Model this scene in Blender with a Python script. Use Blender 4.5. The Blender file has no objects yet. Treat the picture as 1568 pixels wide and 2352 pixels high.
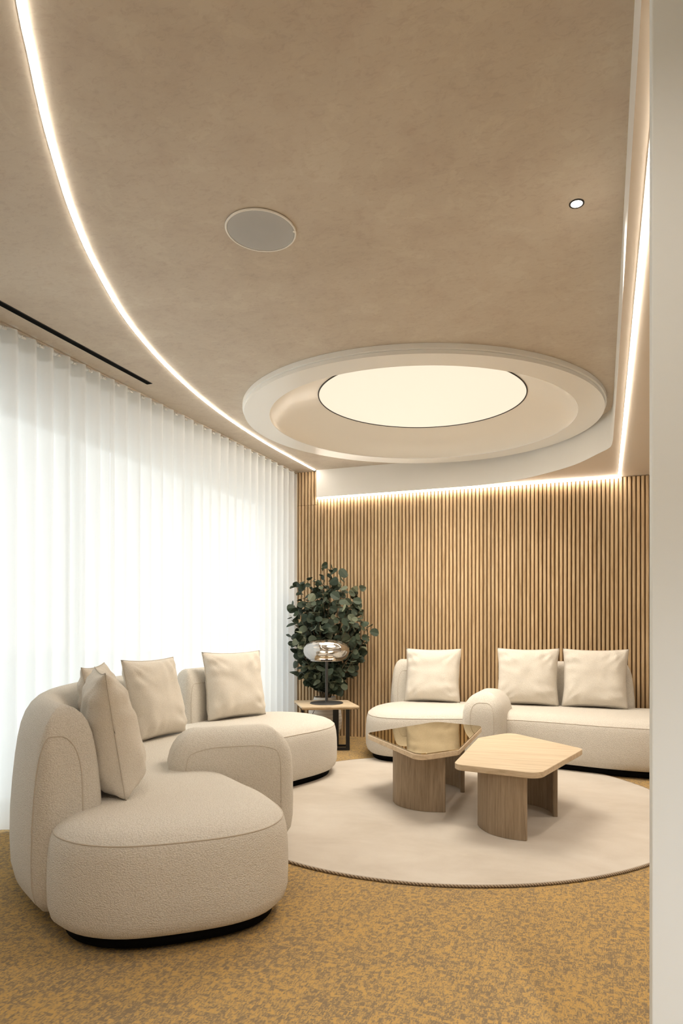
import bpy, bmesh, math, random
from mathutils import Vector, Matrix
from mathutils import noise as mnoise
random.seed(7)
SC = bpy.context.scene
COL = SC.collection
PI = math.pi

# ------------------------------------------------------------------ camera
# focal length and principal point in pixels of the 1568 x 2352 frame
FPX, PX, PY, EYE = 1495.0, 875.0, 1444.5, 1.15
YAW = math.atan((1384.5 - PX) / FPX)
cam_d = bpy.data.cameras.new('camera')
cam = bpy.data.objects.new('camera', cam_d); COL.objects.link(cam)
cam_d.sensor_fit = 'AUTO'; cam_d.sensor_width = 36.0
cam_d.lens = FPX * 36.0 / 2352.0
cam_d.shift_x = (784.0 - PX) / 2352.0
cam_d.shift_y = (PY - 1176.0) / 2352.0
cam_d.clip_start = 0.05
cam.location = (0, 0, EYE)
cam.rotation_euler = (PI / 2, 0, YAW)
SC.camera = cam

# ------------------------------------------------------------------ light and view
DAY = 2.4            # daylight outside
LED_STR = 30.0       # light strips
WARM = (1.0, 0.80, 0.56)
SPOT_W = 45.0
DISC_W = 43.0        # the luminous disc in the ceiling ring
SC.view_settings.view_transform = 'Standard'
SC.view_settings.look = 'None'
SC.view_settings.exposure = 0.27
SC.view_settings.gamma = 1.0
SC.view_settings.use_curve_mapping = False
SC.cycles.max_bounces = 8
SC.cycles.diffuse_bounces = 4
SC.cycles.transparent_max_bounces = 8
W = bpy.data.worlds.new('overcast_sky'); SC.world = W; W.use_nodes = True
wn = W.node_tree.nodes; wl = W.node_tree.links
wbg = wn['Background']; wbg.inputs['Strength'].default_value = DAY
_tc = wn.new('ShaderNodeTexCoord'); _sx = wn.new('ShaderNodeSeparateXYZ'); _rp = wn.new('ShaderNodeValToRGB')
wl.new(_tc.outputs['Generated'], _sx.inputs[0]); wl.new(_sx.outputs['Z'], _rp.inputs['Fac'])
_rp.color_ramp.elements[0].position = 0.0; _rp.color_ramp.elements[0].color = (1.0, 1.0, 1.0, 1)
_rp.color_ramp.elements[1].position = 0.8; _rp.color_ramp.elements[1].color = (0.84, 0.89, 0.95, 1)
wl.new(_rp.outputs['Color'], wbg.inputs['Color'])

# ------------------------------------------------------------------ helpers
def obj_from(name, verts, faces, mat=None, parent=None, smooth=False):
    me = bpy.data.meshes.new(name)
    me.from_pydata([tuple(v) for v in verts], [], faces)
    me.update()
    return link(name, me, mat, parent, smooth)

def link(name, me, mat=None, parent=None, smooth=False):
    if smooth:
        me.polygons.foreach_set('use_smooth', [True] * len(me.polygons))
    if mat is not None and len(me.materials) == 0:
        me.materials.append(mat)
    o = bpy.data.objects.new(name, me); COL.objects.link(o)
    if parent is not None: o.parent = parent
    return o

def from_bm(name, bm, mat=None, parent=None, smooth=False):
    me = bpy.data.meshes.new(name)
    bmesh.ops.recalc_face_normals(bm, faces=bm.faces)
    bm.to_mesh(me); bm.free()
    return link(name, me, mat, parent, smooth)

def empty(name, loc, label, cat, group=None, rz=0.0):
    o = bpy.data.objects.new(name, None); COL.objects.link(o)
    o.location = loc; o.rotation_euler = (0, 0, rz); o.empty_display_size = 0.1
    tag(o, label, cat, group); return o

def tag(o, label, cat=None, group=None, kind=None):
    if label: o['label'] = label
    if cat: o['category'] = cat
    if group: o['group'] = group
    if kind: o['kind'] = kind
    return o

def struct(o, label):
    o['kind'] = 'structure'; o['label'] = label; return o

def bm_box(bm, x0, x1, y0, y1, z0, z1, bev=0.0):
    v = [bm.verts.new(p) for p in ((x0,y0,z0),(x1,y0,z0),(x1,y1,z0),(x0,y1,z0),(x0,y0,z1),(x1,y0,z1),(x1,y1,z1),(x0,y1,z1))]
    fs = [(0,3,2,1),(4,5,6,7),(0,1,5,4),(1,2,6,5),(2,3,7,6),(3,0,4,7)]
    ff = [bm.faces.new([v[i] for i in f]) for f in fs]
    if bev > 0:
        es = list({e for f in ff for e in f.edges})
        bmesh.ops.bevel(bm, geom=es, offset=bev, segments=2, profile=0.5, affect='EDGES')

def box(name, x0, x1, y0, y1, z0, z1, mat, parent=None, bev=0.0):
    bm = bmesh.new(); bm_box(bm, x0, x1, y0, y1, z0, z1, bev)
    return from_bm(name, bm, mat, parent)

def spline(pts, n, closed=True):
    """Catmull-Rom through pts, resampled evenly to n points."""
    P = [Vector(p) for p in pts]; m = len(P); dense = []
    segs = m if closed else m - 1
    for i in range(segs):
        if closed: a, b, c, d = P[(i-1) % m], P[i], P[(i+1) % m], P[(i+2) % m]
        else: a, b, c, d = P[max(i-1, 0)], P[i], P[i+1], P[min(i+2, m-1)]
        for k in range(24):
            t = k / 24.0
            dense.append(0.5 * ((2*b) + (c - a)*t + (2*a - 5*b + 4*c - d)*t*t + (3*b - a - 3*c + d)*t**3))
    if not closed: dense.append(P[-1].copy())
    if closed: dense.append(dense[0].copy())
    L = [0.0]
    for i in range(1, len(dense)): L.append(L[-1] + (dense[i] - dense[i-1]).length)
    out = []; j = 0; cnt = n if closed else n - 1
    for k in range(n):
        s = L[-1] * k / cnt
        while j < len(L) - 2 and L[j+1] < s: j += 1
        f = (s - L[j]) / max(L[j+1] - L[j], 1e-9)
        out.append(dense[j].lerp(dense[j+1], min(max(f, 0), 1)))
    return out

def ccw(pts):
    a = sum(pts[i].x * pts[(i+1) % len(pts)].y - pts[(i+1) % len(pts)].x * pts[i].y for i in range(len(pts)))
    return pts if a > 0 else pts[::-1]

def normals2(pts):
    n = len(pts); out = []
    for i in range(n):
        t = pts[(i+1) % n] - pts[(i-1) % n]
        out.append(Vector((t.y, -t.x)).normalized())
    return out

def grid_levels(outline, levels):
    """rings of an outline: levels are (z, inset)."""
    pts = ccw([Vector((p[0], p[1])) for p in outline]); nn = normals2(pts); rings = []
    for z, ins in levels:
        r = [p - q * ins for p, q in zip(pts, nn)]
        if ins > 0.06:
            for _ in range(int(ins * 60)):
                r = [(r[i-1] + r[i]*2 + r[(i+1) % len(r)]) / 4 for i in range(len(r))]
        rings.append([Vector((p.x, p.y, z)) for p in r])
    return rings

def soft(name, outline, levels, mat, parent):
    rings = grid_levels(outline, levels); n = len(rings[0]); V = [v for r in rings for v in r]; Fc = []
    for k in range(len(rings) - 1):
        for i in range(n):
            j = (i + 1) % n
            Fc.append((k*n + i, k*n + j, (k+1)*n + j, (k+1)*n + i))
    Fc.append(tuple(range(n-1, -1, -1)))
    Fc.append(tuple(range((len(rings)-1)*n, len(rings)*n)))
    o = obj_from(name, V, Fc, mat, parent, True)
    return o, rings

def tube_mesh(pts, r, closed=False, segs=6):
    P = [Vector(p) for p in pts]; n = len(P); V = []; Fc = []
    up = Vector((0, 0, 1))
    for i in range(n):
        a = P[(i-1) % n] if (closed or i > 0) else P[i]
        b = P[(i+1) % n] if (closed or i < n-1) else P[i]
        t = (b - a).normalized()
        u = t.cross(up)
        if u.length < 1e-3: u = t.cross(Vector((1, 0, 0)))
        u.normalize(); w = u.cross(t).normalized()
        rr = r[i] if isinstance(r, (list, tuple)) else r
        for k in range(segs):
            an = 2*PI*k/segs
            V.append(P[i] + u*math.cos(an)*rr + w*math.sin(an)*rr)
    m = n if closed else n - 1
    for i in range(m):
        for k in range(segs):
            a0, b0 = i*segs, ((i+1) % n)*segs
            Fc.append((a0 + k, a0 + (k+1) % segs, b0 + (k+1) % segs, b0 + k))
    if not closed:
        Fc.append(tuple(range(segs-1, -1, -1))); Fc.append(tuple(range((n-1)*segs, n*segs)))
    return V, Fc

def tube(name, pts, r, mat, parent=None, closed=False, segs=6):
    V, Fc = tube_mesh(pts, r, closed, segs)
    return obj_from(name, V, Fc, mat, parent, True)

def lathe(name, prof, mat, parent=None, segs=64, center=(0, 0, 0), close=True):
    """prof: (r, z) from bottom to top; r=0 ends collapse."""
    V = []; Fc = []; cx, cy, cz = center
    for r, z in prof:
        for k in range(segs):
            a = 2*PI*k/segs
            V.append((cx + r*math.cos(a), cy + r*math.sin(a), cz + z))
    for i in range(len(prof) - 1):
        for k in range(segs):
            j = (k+1) % segs
            Fc.append((i*segs + k, i*segs + j, (i+1)*segs + j, (i+1)*segs + k))
    if close:
        Fc.append(tuple(range(segs-1, -1, -1)))
        Fc.append(tuple(range((len(prof)-1)*segs, len(prof)*segs)))
    bm = bmesh.new(); me = bpy.data.meshes.new(name); me.from_pydata(V, [], Fc); bm.from_mesh(me)
    bmesh.ops.remove_doubles(bm, verts=bm.verts, dist=1e-5)
    bmesh.ops.recalc_face_normals(bm, faces=bm.faces)
    bm.to_mesh(me); bm.free()
    o = link(name, me, mat, parent, False)
    for p in me.polygons: p.use_smooth = True
    try: me.set_sharp_from_angle(angle=math.radians(40))
    except Exception: pass
    return o

# ------------------------------------------------------------------ materials
class NT:
    def __init__(s, name):
        s.m = bpy.data.materials.new(name); s.m.use_nodes = True; s.t = s.m.node_tree
        s.b = s.t.nodes['Principled BSDF']; s.out = s.t.nodes['Material Output']
    def n(s, typ, **kw):
        nd = s.t.nodes.new('ShaderNode' + typ)
        for k, v in kw.items():
            if k.startswith('i_'): nd.inputs[k[2:].replace('_', ' ')].default_value = v
            else: setattr(nd, k, v)
        return nd
    def l(s, a, b): s.t.links.new(a, b)
    def ramp(s, fac, stops):
        r = s.n('ValToRGB'); e = r.color_ramp.elements
        while len(e) < len(stops): e.new(0.5)
        for q, (p, c) in zip(e, stops): q.position = p; q.color = (*c, 1) if len(c) == 3 else c
        s.l(fac, r.inputs['Fac']); return r
    def coord(s, scale=(1, 1, 1), rnd=False, out='Object'):
        tc = s.n('TexCoord'); mp = s.n('Mapping'); mp.inputs['Scale'].default_value = scale
        s.l(tc.outputs[out], mp.inputs['Vector'])
        if rnd:
            oi = s.n('ObjectInfo'); mu = s.n('Math', operation='MULTIPLY'); mu.inputs[1].default_value = 37.0
            s.l(oi.outputs['Random'], mu.inputs[0]); s.l(mu.outputs[0], mp.inputs['Location'])
        return mp.outputs['Vector']
    def bump(s, h, strength, dist):
        b = s.n('Bump'); b.inputs['Strength'].default_value = strength; b.inputs['Distance'].default_value = dist
        s.l(h, b.inputs['Height']); s.l(b.outputs['Normal'], s.b.inputs['Normal']); return b
    def set(s, **kw):
        for k, v in kw.items(): s.b.inputs[k.replace('_', ' ')].default_value = v

def plain(name, col, rough=0.5, metal=0.0, spec=0.5):
    m = NT(name); m.set(Base_Color=(*col, 1), Roughness=rough, Metallic=metal)
    m.b.inputs['Specular IOR Level'].default_value = spec
    return m.m

def emis(name, col, strength):
    m = NT(name); m.set(Base_Color=(0.05, 0.05, 0.05, 1), Roughness=0.6)
    m.b.inputs['Emission Color'].default_value = (*col, 1); m.b.inputs['Emission Strength'].default_value = strength
    return m.m

def mat_plaster():
    m = NT('troweled_plaster'); v = m.coord((1, 1, 1))
    n0 = m.n('TexNoise', i_Scale=1.3, i_Detail=3.0, i_Roughness=0.5); m.l(v, n0.inputs['Vector'])
    n1 = m.n('TexNoise', i_Scale=5.5, i_Detail=9.0, i_Roughness=0.66, i_Distortion=0.5); m.l(v, n1.inputs['Vector'])
    v2 = m.coord((1.0, 1.7, 1)); n2 = m.n('TexNoise', i_Scale=26.0, i_Detail=8.0, i_Roughness=0.72, i_Distortion=0.8); m.l(v2, n2.inputs['Vector'])
    r0 = m.ramp(n0.outputs['Fac'], [(0.3, (0.545, 0.470, 0.380)), (0.7, (0.615, 0.542, 0.450))])
    r1 = m.ramp(n1.outputs['Fac'], [(0.36, (0.43, 0.43, 0.43)), (0.5, (0.505, 0.505, 0.505)), (0.56, (0.50, 0.50, 0.50)), (0.60, (0.56, 0.56, 0.56))])
    r2 = m.ramp(n2.outputs['Fac'], [(0.38, (0.38, 0.38, 0.38)), (0.47, (0.50, 0.50, 0.50)), (0.65, (0.53, 0.53, 0.53))])
    mx = m.n('Mix', data_type='RGBA', blend_type='OVERLAY'); mx.inputs['Factor'].default_value = 0.55
    m.l(r0.outputs['Color'], mx.inputs['A']); m.l(r1.outputs['Color'], mx.inputs['B'])
    my = m.n('Mix', data_type='RGBA', blend_type='OVERLAY'); my.inputs['Factor'].default_value = 0.42
    m.l(mx.outputs['Result'], my.inputs['A']); m.l(r2.outputs['Color'], my.inputs['B'])
    m.l(my.outputs['Result'], m.b.inputs['Base Color']); m.set(Roughness=0.6)
    m.bump(n2.outputs['Fac'], 0.2, 0.003)
    return m.m

def mat_carpet():
    m = NT('woven_carpet'); tc = m.n('TexCoord')
    def snap(inc, rot=0.0):
        mp = m.n('Mapping'); mp.inputs['Rotation'].default_value = (0, 0, rot)
        m.l(tc.outputs['Object'], mp.inputs['Vector'])
        s = m.n('VectorMath', operation='SNAP'); s.inputs[1].default_value = inc
        m.l(mp.outputs['Vector'], s.inputs[0]); return s.outputs['Vector'], mp.outputs['Vector']
    a, raw = snap((0.016, 0.006, 1)); b, _ = snap((0.005, 0.020, 1)); c, _ = snap((0.0035, 0.007, 1))
    n1 = m.n('TexNoise', i_Scale=52.0, i_Detail=4.0, i_Roughness=0.7); m.l(a, n1.inputs['Vector'])
    n2 = m.n('TexNoise', i_Scale=46.0, i_Detail=3.0, i_Roughness=0.75); m.l(b, n2.inputs['Vector'])
    n3 = m.n('TexNoise', i_Scale=4.0, i_Detail=3.0); m.l(raw, n3.inputs['Vector'])
    wn_ = m.n('TexWhiteNoise', noise_dimensions='2D'); m.l(c, wn_.inputs['Vector'])
    ad = m.n('Math', operation='MAXIMUM'); m.l(n1.outputs['Fac'], ad.inputs[0]); m.l(n2.outputs['Fac'], ad.inputs[1])
    m2 = m.n('Math', operation='MULTIPLY_ADD'); m.l(wn_.outputs['Value'], m2.inputs[0]); m2.inputs[1].default_value = 0.16; m.l(ad.outputs[0], m2.inputs[2])
    m3 = m.n('Math', operation='MULTIPLY_ADD'); m.l(n3.outputs['Fac'], m3.inputs[0]); m3.inputs[1].default_value = 0.16; m.l(m2.outputs[0], m3.inputs[2])
    r = m.ramp(m3.outputs[0], [(0.615, (0.58, 0.365, 0.130)), (0.69, (0.43, 0.295, 0.140)), (0.78, (0.27, 0.198, 0.120))])
    wv = m.n('TexWave', i_Scale=95.0); wv.bands_direction = 'X'; m.l(raw, wv.inputs['Vector'])
    mx = m.n('Mix', data_type='RGBA', blend_type='MULTIPLY'); mx.inputs['Factor'].default_value = 0.30
    m.l(r.outputs['Color'], mx.inputs['A']); m.l(wv.outputs['Color'], mx.inputs['B'])
    m.l(mx.outputs['Result'], m.b.inputs['Base Color']); m.set(Roughness=0.95); m.b.inputs['Specular IOR Level'].default_value = 0.1
    m.bump(m3.outputs[0], 0.4, 0.004)
    return m.m

def mat_rug():
    m = NT('cut_pile_wool'); v = m.coord((1, 1.5, 1))
    n1 = m.n('TexNoise', i_Scale=1.9, i_Detail=9.0, i_Roughness=0.62, i_Distortion=0.35); m.l(v, n1.inputs['Vector'])
    r = m.ramp(n1.outputs['Fac'], [(0.30, (0.485, 0.425, 0.355)), (0.5, (0.555, 0.495, 0.425)), (0.70, (0.61, 0.555, 0.485))])
    m.l(r.outputs['Color'], m.b.inputs['Base Color']); m.set(Roughness=0.95); m.b.inputs['Specular IOR Level'].default_value = 0.1
    m.b.inputs['Sheen Weight'].default_value = 0.25; m.b.inputs['Sheen Roughness'].default_value = 0.5
    n2 = m.n('TexNoise', i_Scale=420.0, i_Detail=2.0); m.l(m.coord(), n2.inputs['Vector'])
    m.bump(n2.outputs['Fac'], 0.3, 0.003)
    return m.m

def mat_fabric(name, c0, c1, scale=150.0, strength=0.55):
    m = NT(name); v = m.coord((1, 1, 1.35))
    vo = m.n('TexVoronoi', i_Scale=scale); m.l(v, vo.inputs['Vector'])
    n1 = m.n('TexNoise', i_Scale=scale*2.2, i_Detail=2.0); m.l(v, n1.inputs['Vector'])
    ad = m.n('Math', operation='MULTIPLY_ADD'); m.l(n1.outputs['Fac'], ad.inputs[0]); ad.inputs[1].default_value = 0.35; m.l(vo.outputs['Distance'], ad.inputs[2])
    r = m.ramp(ad.outputs[0], [(0.2, c1), (0.85, c0)])
    m.l(r.outputs['Color'], m.b.inputs['Base Color']); m.set(Roughness=0.92); m.b.inputs['Specular IOR Level'].default_value = 0.15
    m.b.inputs['Sheen Weight'].default_value = 0.15
    inv = m.n('Math', operation='SUBTRACT'); inv.inputs[0].default_value = 1.0; m.l(ad.outputs[0], inv.inputs[1])
    m.bump(inv.outputs[0], strength, 0.005)
    return m.m

def mat_oak(name, dark, light, axis='Z', scale=1.0, rnd=True, rough=0.5):
    m = NT(name)
    sc = {'Z': (22*scale, 22*scale, 1.1*scale), 'X': (1.1*scale, 22*scale, 22*scale)}[axis]
    v = m.coord(sc, rnd)
    n1 = m.n('TexNoise', i_Scale=2.2, i_Detail=7.0, i_Roughness=0.62, i_Distortion=0.7); m.l(v, n1.inputs['Vector'])
    n2 = m.n('TexNoise', i_Scale=9.0, i_Detail=4.0, i_Roughness=0.6); m.l(v, n2.inputs['Vector'])
    ad = m.n('Math', operation='MULTIPLY_ADD'); m.l(n2.outputs['Fac'], ad.inputs[0]); ad.inputs[1].default_value = 0.35; m.l(n1.outputs['Fac'], ad.inputs[2])
    r = m.ramp(ad.outputs[0], [(0.48, dark), (0.64, tuple((a+b)/2 for a, b in zip(dark, light))), (0.82, light)])
    col = r.outputs['Color']
    if rnd:
        oi = m.n('ObjectInfo'); mr = m.n('MapRange'); mr.inputs['To Min'].default_value = 0.88; mr.inputs['To Max'].default_value = 1.08
        m.l(oi.outputs['Random'], mr.inputs['Value'])
        mx = m.n('Mix', data_type='RGBA', blend_type='MULTIPLY'); mx.inputs['Factor'].default_value = 1.0
        m.l(col, mx.inputs['A']); m.l(mr.outputs['Result'], mx.inputs['B']); col = mx.outputs['Result']
    m.l(col, m.b.inputs['Base Color']); m.set(Roughness=rough); m.b.inputs['Specular IOR Level'].default_value = 0.35
    m.bump(ad.outputs[0], 0.12, 0.001)
    return m.m

def mat_curtain(name='sheer_voile', transp=0.07, trans=0.52):
    m = NT(name); t = m.t
    df = m.n('BsdfDiffuse'); df.inputs['Color'].default_value = (0.86, 0.86, 0.85, 1)
    tl = m.n('BsdfTranslucent'); tl.inputs['Color'].default_value = (0.93, 0.94, 0.93, 1)
    tp = m.n('BsdfTransparent')
    a = m.n('MixShader'); a.inputs['Fac'].default_value = trans; m.l(df.outputs[0], a.inputs[1]); m.l(tl.outputs[0], a.inputs[2])
    b = m.n('MixShader'); b.inputs['Fac'].default_value = transp; m.l(a.outputs[0], b.inputs[1]); m.l(tp.outputs[0], b.inputs[2])
    m.l(b.outputs[0], m.out.inputs['Surface']); return m.m

def mat_glass():
    m = NT('clear_glazing'); tp = m.n('BsdfTransparent'); tp.inputs['Color'].default_value = (0.94, 0.96, 0.95, 1)
    gl = m.n('BsdfGlossy'); gl.inputs['Roughness'].default_value = 0.02
    a = m.n('MixShader'); a.inputs['Fac'].default_value = 0.06; m.l(tp.outputs[0], a.inputs[1]); m.l(gl.outputs[0], a.inputs[2])
    m.l(a.outputs[0], m.out.inputs['Surface']); return m.m

def mat_bronze():
    m = NT('bronze_mirror'); gl = m.n('BsdfGlossy'); gl.inputs['Roughness'].default_value = 0.02; gl.inputs['Color'].default_value = (0.55, 0.47, 0.33, 1)
    m.l(gl.outputs[0], m.out.inputs['Surface']); return m.m

def mat_smoked():
    m = NT('mirrored_smoked_glass'); tp = m.n('BsdfTransparent'); tp.inputs['Color'].default_value = (0.72, 0.68, 0.64, 1)
    gl = m.n('BsdfGlossy'); gl.inputs['Roughness'].default_value = 0.03; gl.inputs['Color'].default_value = (0.90, 0.87, 0.84, 1)
    fr = m.n('LayerWeight'); fr.inputs['Blend'].default_value = 0.45
    mr = m.n('MapRange'); mr.inputs['To Min'].default_value = 0.46; mr.inputs['To Max'].default_value = 0.95; m.l(fr.outputs['Fresnel'], mr.inputs['Value'])
    a = m.n('MixShader'); m.l(mr.outputs['Result'], a.inputs['Fac']); m.l(tp.outputs[0], a.inputs[1]); m.l(gl.outputs[0], a.inputs[2])
    m.l(a.outputs[0], m.out.inputs['Surface']); return m.m

def mat_leaf():
    m = NT('eucalyptus_leaf'); oi = m.n('ObjectInfo')
    r = m.ramp(oi.outputs['Random'], [(0.0, (0.030, 0.047, 0.030)), (0.45, (0.058, 0.080, 0.050)), (0.8, (0.11, 0.13, 0.085)), (1.0, (0.23, 0.25, 0.16))])
    m.l(r.outputs['Color'], m.b.inputs['Base Color']); m.set(Roughness=0.55); m.b.inputs['Specular IOR Level'].default_value = 0.35
    return m.m

def mat_rope():
    m = NT('twisted_cord'); v = m.coord((1, 1, 1)); wv = m.n('TexWave', i_Scale=34.0, i_Distortion=0.6); wv.bands_direction = 'DIAGONAL'; m.l(v, wv.inputs['Vector'])
    r = m.ramp(wv.outputs['Fac'], [(0.2, (0.16, 0.11, 0.07)), (0.7, (0.42, 0.33, 0.23))])
    m.l(r.outputs['Color'], m.b.inputs['Base Color']); m.set(Roughness=0.9); m.bump(wv.outputs['Fac'], 0.6, 0.003)
    return m.m

def mat_grille():
    m = NT('perforated_grille'); v = m.coord((1, 1, 1)); vo = m.n('TexVoronoi', i_Scale=420.0); vo.inputs['Randomness'].default_value = 0.0; m.l(v, vo.inputs['Vector'])
    r = m.ramp(vo.outputs['Distance'], [(0.25, (0.34, 0.34, 0.34)), (0.45, (0.50, 0.505, 0.505))])
    m.l(r.outputs['Color'], m.b.inputs['Base Color']); m.set(Roughness=0.6); return m.m

def mat_pot():
    m = NT('ribbed_stoneware'); v = m.coord((1, 1, 1)); wv = m.n('TexWave', i_Scale=9.0, i_Distortion=0.8, i_Detail=2.0); wv.bands_direction = 'Z'; m.l(v, wv.inputs['Vector'])
    r = m.ramp(wv.outputs['Fac'], [(0.0, (0.55, 0.51, 0.46)), (0.25, (0.72, 0.69, 0.64))])
    m.l(r.outputs['Color'], m.b.inputs['Base Color']); m.set(Roughness=0.6); m.bump(wv.outputs['Fac'], 0.4, 0.004); return m.m

M = dict(
    plaster=mat_plaster(), carpet=mat_carpet(), rug=mat_rug(), rope=mat_rope(),
    sofa=mat_fabric('boucle_weave', (0.64, 0.595, 0.525), (0.79, 0.75, 0.685), 170.0),
    seam=plain('stitched_seam', (0.58, 0.52, 0.445), 0.9, 0, 0.1),
    cushion=mat_fabric('linen_weave', (0.69, 0.635, 0.555), (0.81, 0.76, 0.685), 210.0, 0.35),
    slat=mat_oak('oak_slat', (0.43, 0.285, 0.150), (0.69, 0.51, 0.31)),
    slat_back=plain('slat_backing_felt', (0.22, 0.14, 0.075), 0.9, 0, 0.1),
    oak_leg=mat_oak('oak_leg_veneer', (0.225, 0.162, 0.102), (0.36, 0.272, 0.185), 'Z', 1.6),
    oak_top=mat_oak('oak_top_veneer', (0.56, 0.43, 0.28), (0.74, 0.60, 0.43), 'X', 0.8),
    bronze=mat_bronze(),
    white=plain('white_lacquer', (0.88, 0.87, 0.84), 0.28, 0, 0.5),
    white_matt=plain('matt_white_paint', (0.87, 0.855, 0.82), 0.6, 0, 0.3),
    cone=plain('cream_lacquer', (0.88, 0.845, 0.78), 0.25, 0, 0.5),
    soffit=plain('soffit_paint', (0.70, 0.62, 0.53), 0.6, 0, 0.3),
    grey=plain('pale_grey_paint', (0.80, 0.84, 0.85), 0.6, 0, 0.3),
    black=plain('black_metal', (0.012, 0.012, 0.013), 0.45, 0, 0.4),
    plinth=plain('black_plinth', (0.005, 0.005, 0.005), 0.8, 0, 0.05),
    darkbase=plain('graphite_metal', (0.045, 0.043, 0.042), 0.5, 0, 0.4),
    alu=plain('pale_aluminium', (0.72, 0.73, 0.73), 0.4, 0.3),
    curtain=mat_curtain(), header=mat_curtain('voile_header_tape', 0.03, 0.42), glass=mat_glass(), smoked=mat_smoked(),
    leaf=mat_leaf(), stem=plain('twig_bark', (0.16, 0.11, 0.06), 0.8), grille=mat_grille(), pot=mat_pot(), soil=plain('dark_soil', (0.03, 0.022, 0.016), 0.95),
    led=emis('led_diffuser', (1.0, 0.905, 0.775), LED_STR), panel=emis('warm_light_panel', (1.0, 0.85, 0.65), 0.82),
    bulb=emis('lamp_led', (1.0, 0.88, 0.70), 11.0), dlens=emis('downlight_lens', (1.0, 0.93, 0.85), 12.0),
    ground=plain('paved_ground', (0.72, 0.72, 0.71), 0.9),
)

# ------------------------------------------------------------------ room shell
H, HD = 2.87, 2.575            # plaster ceiling and dropped soffit
XW, YB, XR, YF = -3.60, 6.51, 2.6, -1.6
RC = Vector((-1.376, 5.05)); RR = 1.40
floor = struct(box('floor', XW, XR, YF, YB + 0.1, -0.08, 0.0, M['carpet']), 'ochre and brown woven carpet floor')
ground = struct(box('ground_outside', -40, XW - 0.02, -30, 40, -0.6, -0.5, M['ground']), 'pale paved ground outside the window')

def ceiling_mesh():
    bm = bmesh.new()
    o = [bm.verts.new(p) for p in ((XW, YF, H), (XR, YF, H), (XR, YB + 0.1, H), (XW, YB + 0.1, H))]
    es = [bm.edges.new((o[i], o[(i+1) % 4])) for i in range(4)]
    c = [bm.verts.new((RC.x + 1.18*math.cos(2*PI*k/96), RC.y + 1.18*math.sin(2*PI*k/96), H)) for k in range(96)]
    es += [bm.edges.new((c[i], c[(i+1) % 96])) for i in range(96)]
    bmesh.ops.triangle_fill(bm, use_beauty=True, edges=es)
    for f in bm.faces:
        f.normal_update()
        if f.normal.z > 0: f.normal_flip()
    me = bpy.data.meshes.new('ceiling'); bm.to_mesh(me); bm.free()
    return link('ceiling', me, M['plaster'])
struct(ceiling_mesh(), 'beige troweled plaster ceiling')
struct(box('ceiling_slab', XW, XR, YF, YB + 0.1, 3.16, 3.24, M['white_matt']), 'concrete slab above the plaster ceiling')

# dropped soffit with its curved fascia
fp = [(0.083, YF), (0.083, 1.0), (0.081, 2.4), (0.078, 4.0), (0.072, 5.0), (0.068, 5.27), (0.048, 5.43), (-0.04, 5.585), (-0.222, 5.88),
      (-0.455, 6.105), (-0.72, 6.29), (-1.05, 6.405), (-1.35, 6.44), (-1.75, 6.448), (-2.3, 6.45), (-2.94, 6.45)]
fas = [Vector((p[0], p[1])) for p in spline([(a, b, 0) for a, b in fp], 150, closed=False)]
bm = bmesh.new()
vs = [bm.verts.new((p.x, p.y, HD)) for p in fas] + [bm.verts.new(p) for p in ((-2.94, YB, HD), (XR, YB, HD), (XR, YF, HD))]
ff = bm.faces.new(vs); ff.normal_update()
if ff.normal.z > 0: ff.normal_flip()
bmesh.ops.triangulate(bm, faces=bm.faces)
me = bpy.data.meshes.new('ceiling_soffit'); bm.to_mesh(me); bm.free()
struct(link('ceiling_soffit', me, M['soffit']), 'lower painted soffit along the right side and slatted wall')
V = []; Fc = []
n = len(fas)
tn = [(fas[min(i+1, n-1)] - fas[max(i-1, 0)]).normalized() for i in range(n)]
for i, p in enumerate(fas):
    q = p + Vector((tn[i].y, -tn[i].x)) * 0.012
    for (r_, z) in ((p, HD + 0.001), (p, H), (q, H), (q, HD + 0.001)): V.append((r_.x, r_.y, z))
for i in range(n - 1):
    for k in range(4):
        Fc.append((i*4 + k, i*4 + (k+1) % 4, (i+1)*4 + (k+1) % 4, (i+1)*4 + k))
Fc += [(0, 1, 2, 3), ((n-1)*4 + 3, (n-1)*4 + 2, (n-1)*4 + 1, (n-1)*4)]
fo = obj_from('trim_1', V, Fc, M['white_matt'], None, False)
struct(fo, 'curved white fascia between plaster ceiling and lower soffit')

# slatted back wall: every batten is its own piece
wall_back = struct(box('wall_back', XW, XR, YB - 0.004, YB + 0.1, 0, H, M['slat_back']), 'dark backing of the oak slatted wall')
PITCH, SW, SD = 0.0385, 0.0255, 0.024
def slat_mesh(h):
    bm = bmesh.new(); w = SW / 2; c = 0.0035
    prof = [(-w, 0), (-w, -SD + c), (-w + c, -SD), (w - c, -SD), (w, -SD + c), (w, 0)]
    b = [bm.verts.new((x, y, 0)) for x, y in prof]; t = [bm.verts.new((x, y, h)) for x, y in prof]
    for i in range(5): bm.faces.new((b[i], b[i+1], t[i+1], t[i]))
    bm.faces.new(t); bm.faces.new(b[::-1])
    bmesh.ops.recalc_face_normals(bm, faces=bm.faces)
    me = bpy.data.meshes.new('slat'); bm.to_mesh(me); bm.free(); me.materials.append(M['slat']); return me
s_main, s_low, s_up = slat_mesh(HD - 0.006), slat_mesh(2.50), slat_mesh(H - 2.506)
x = -3.27
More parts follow.
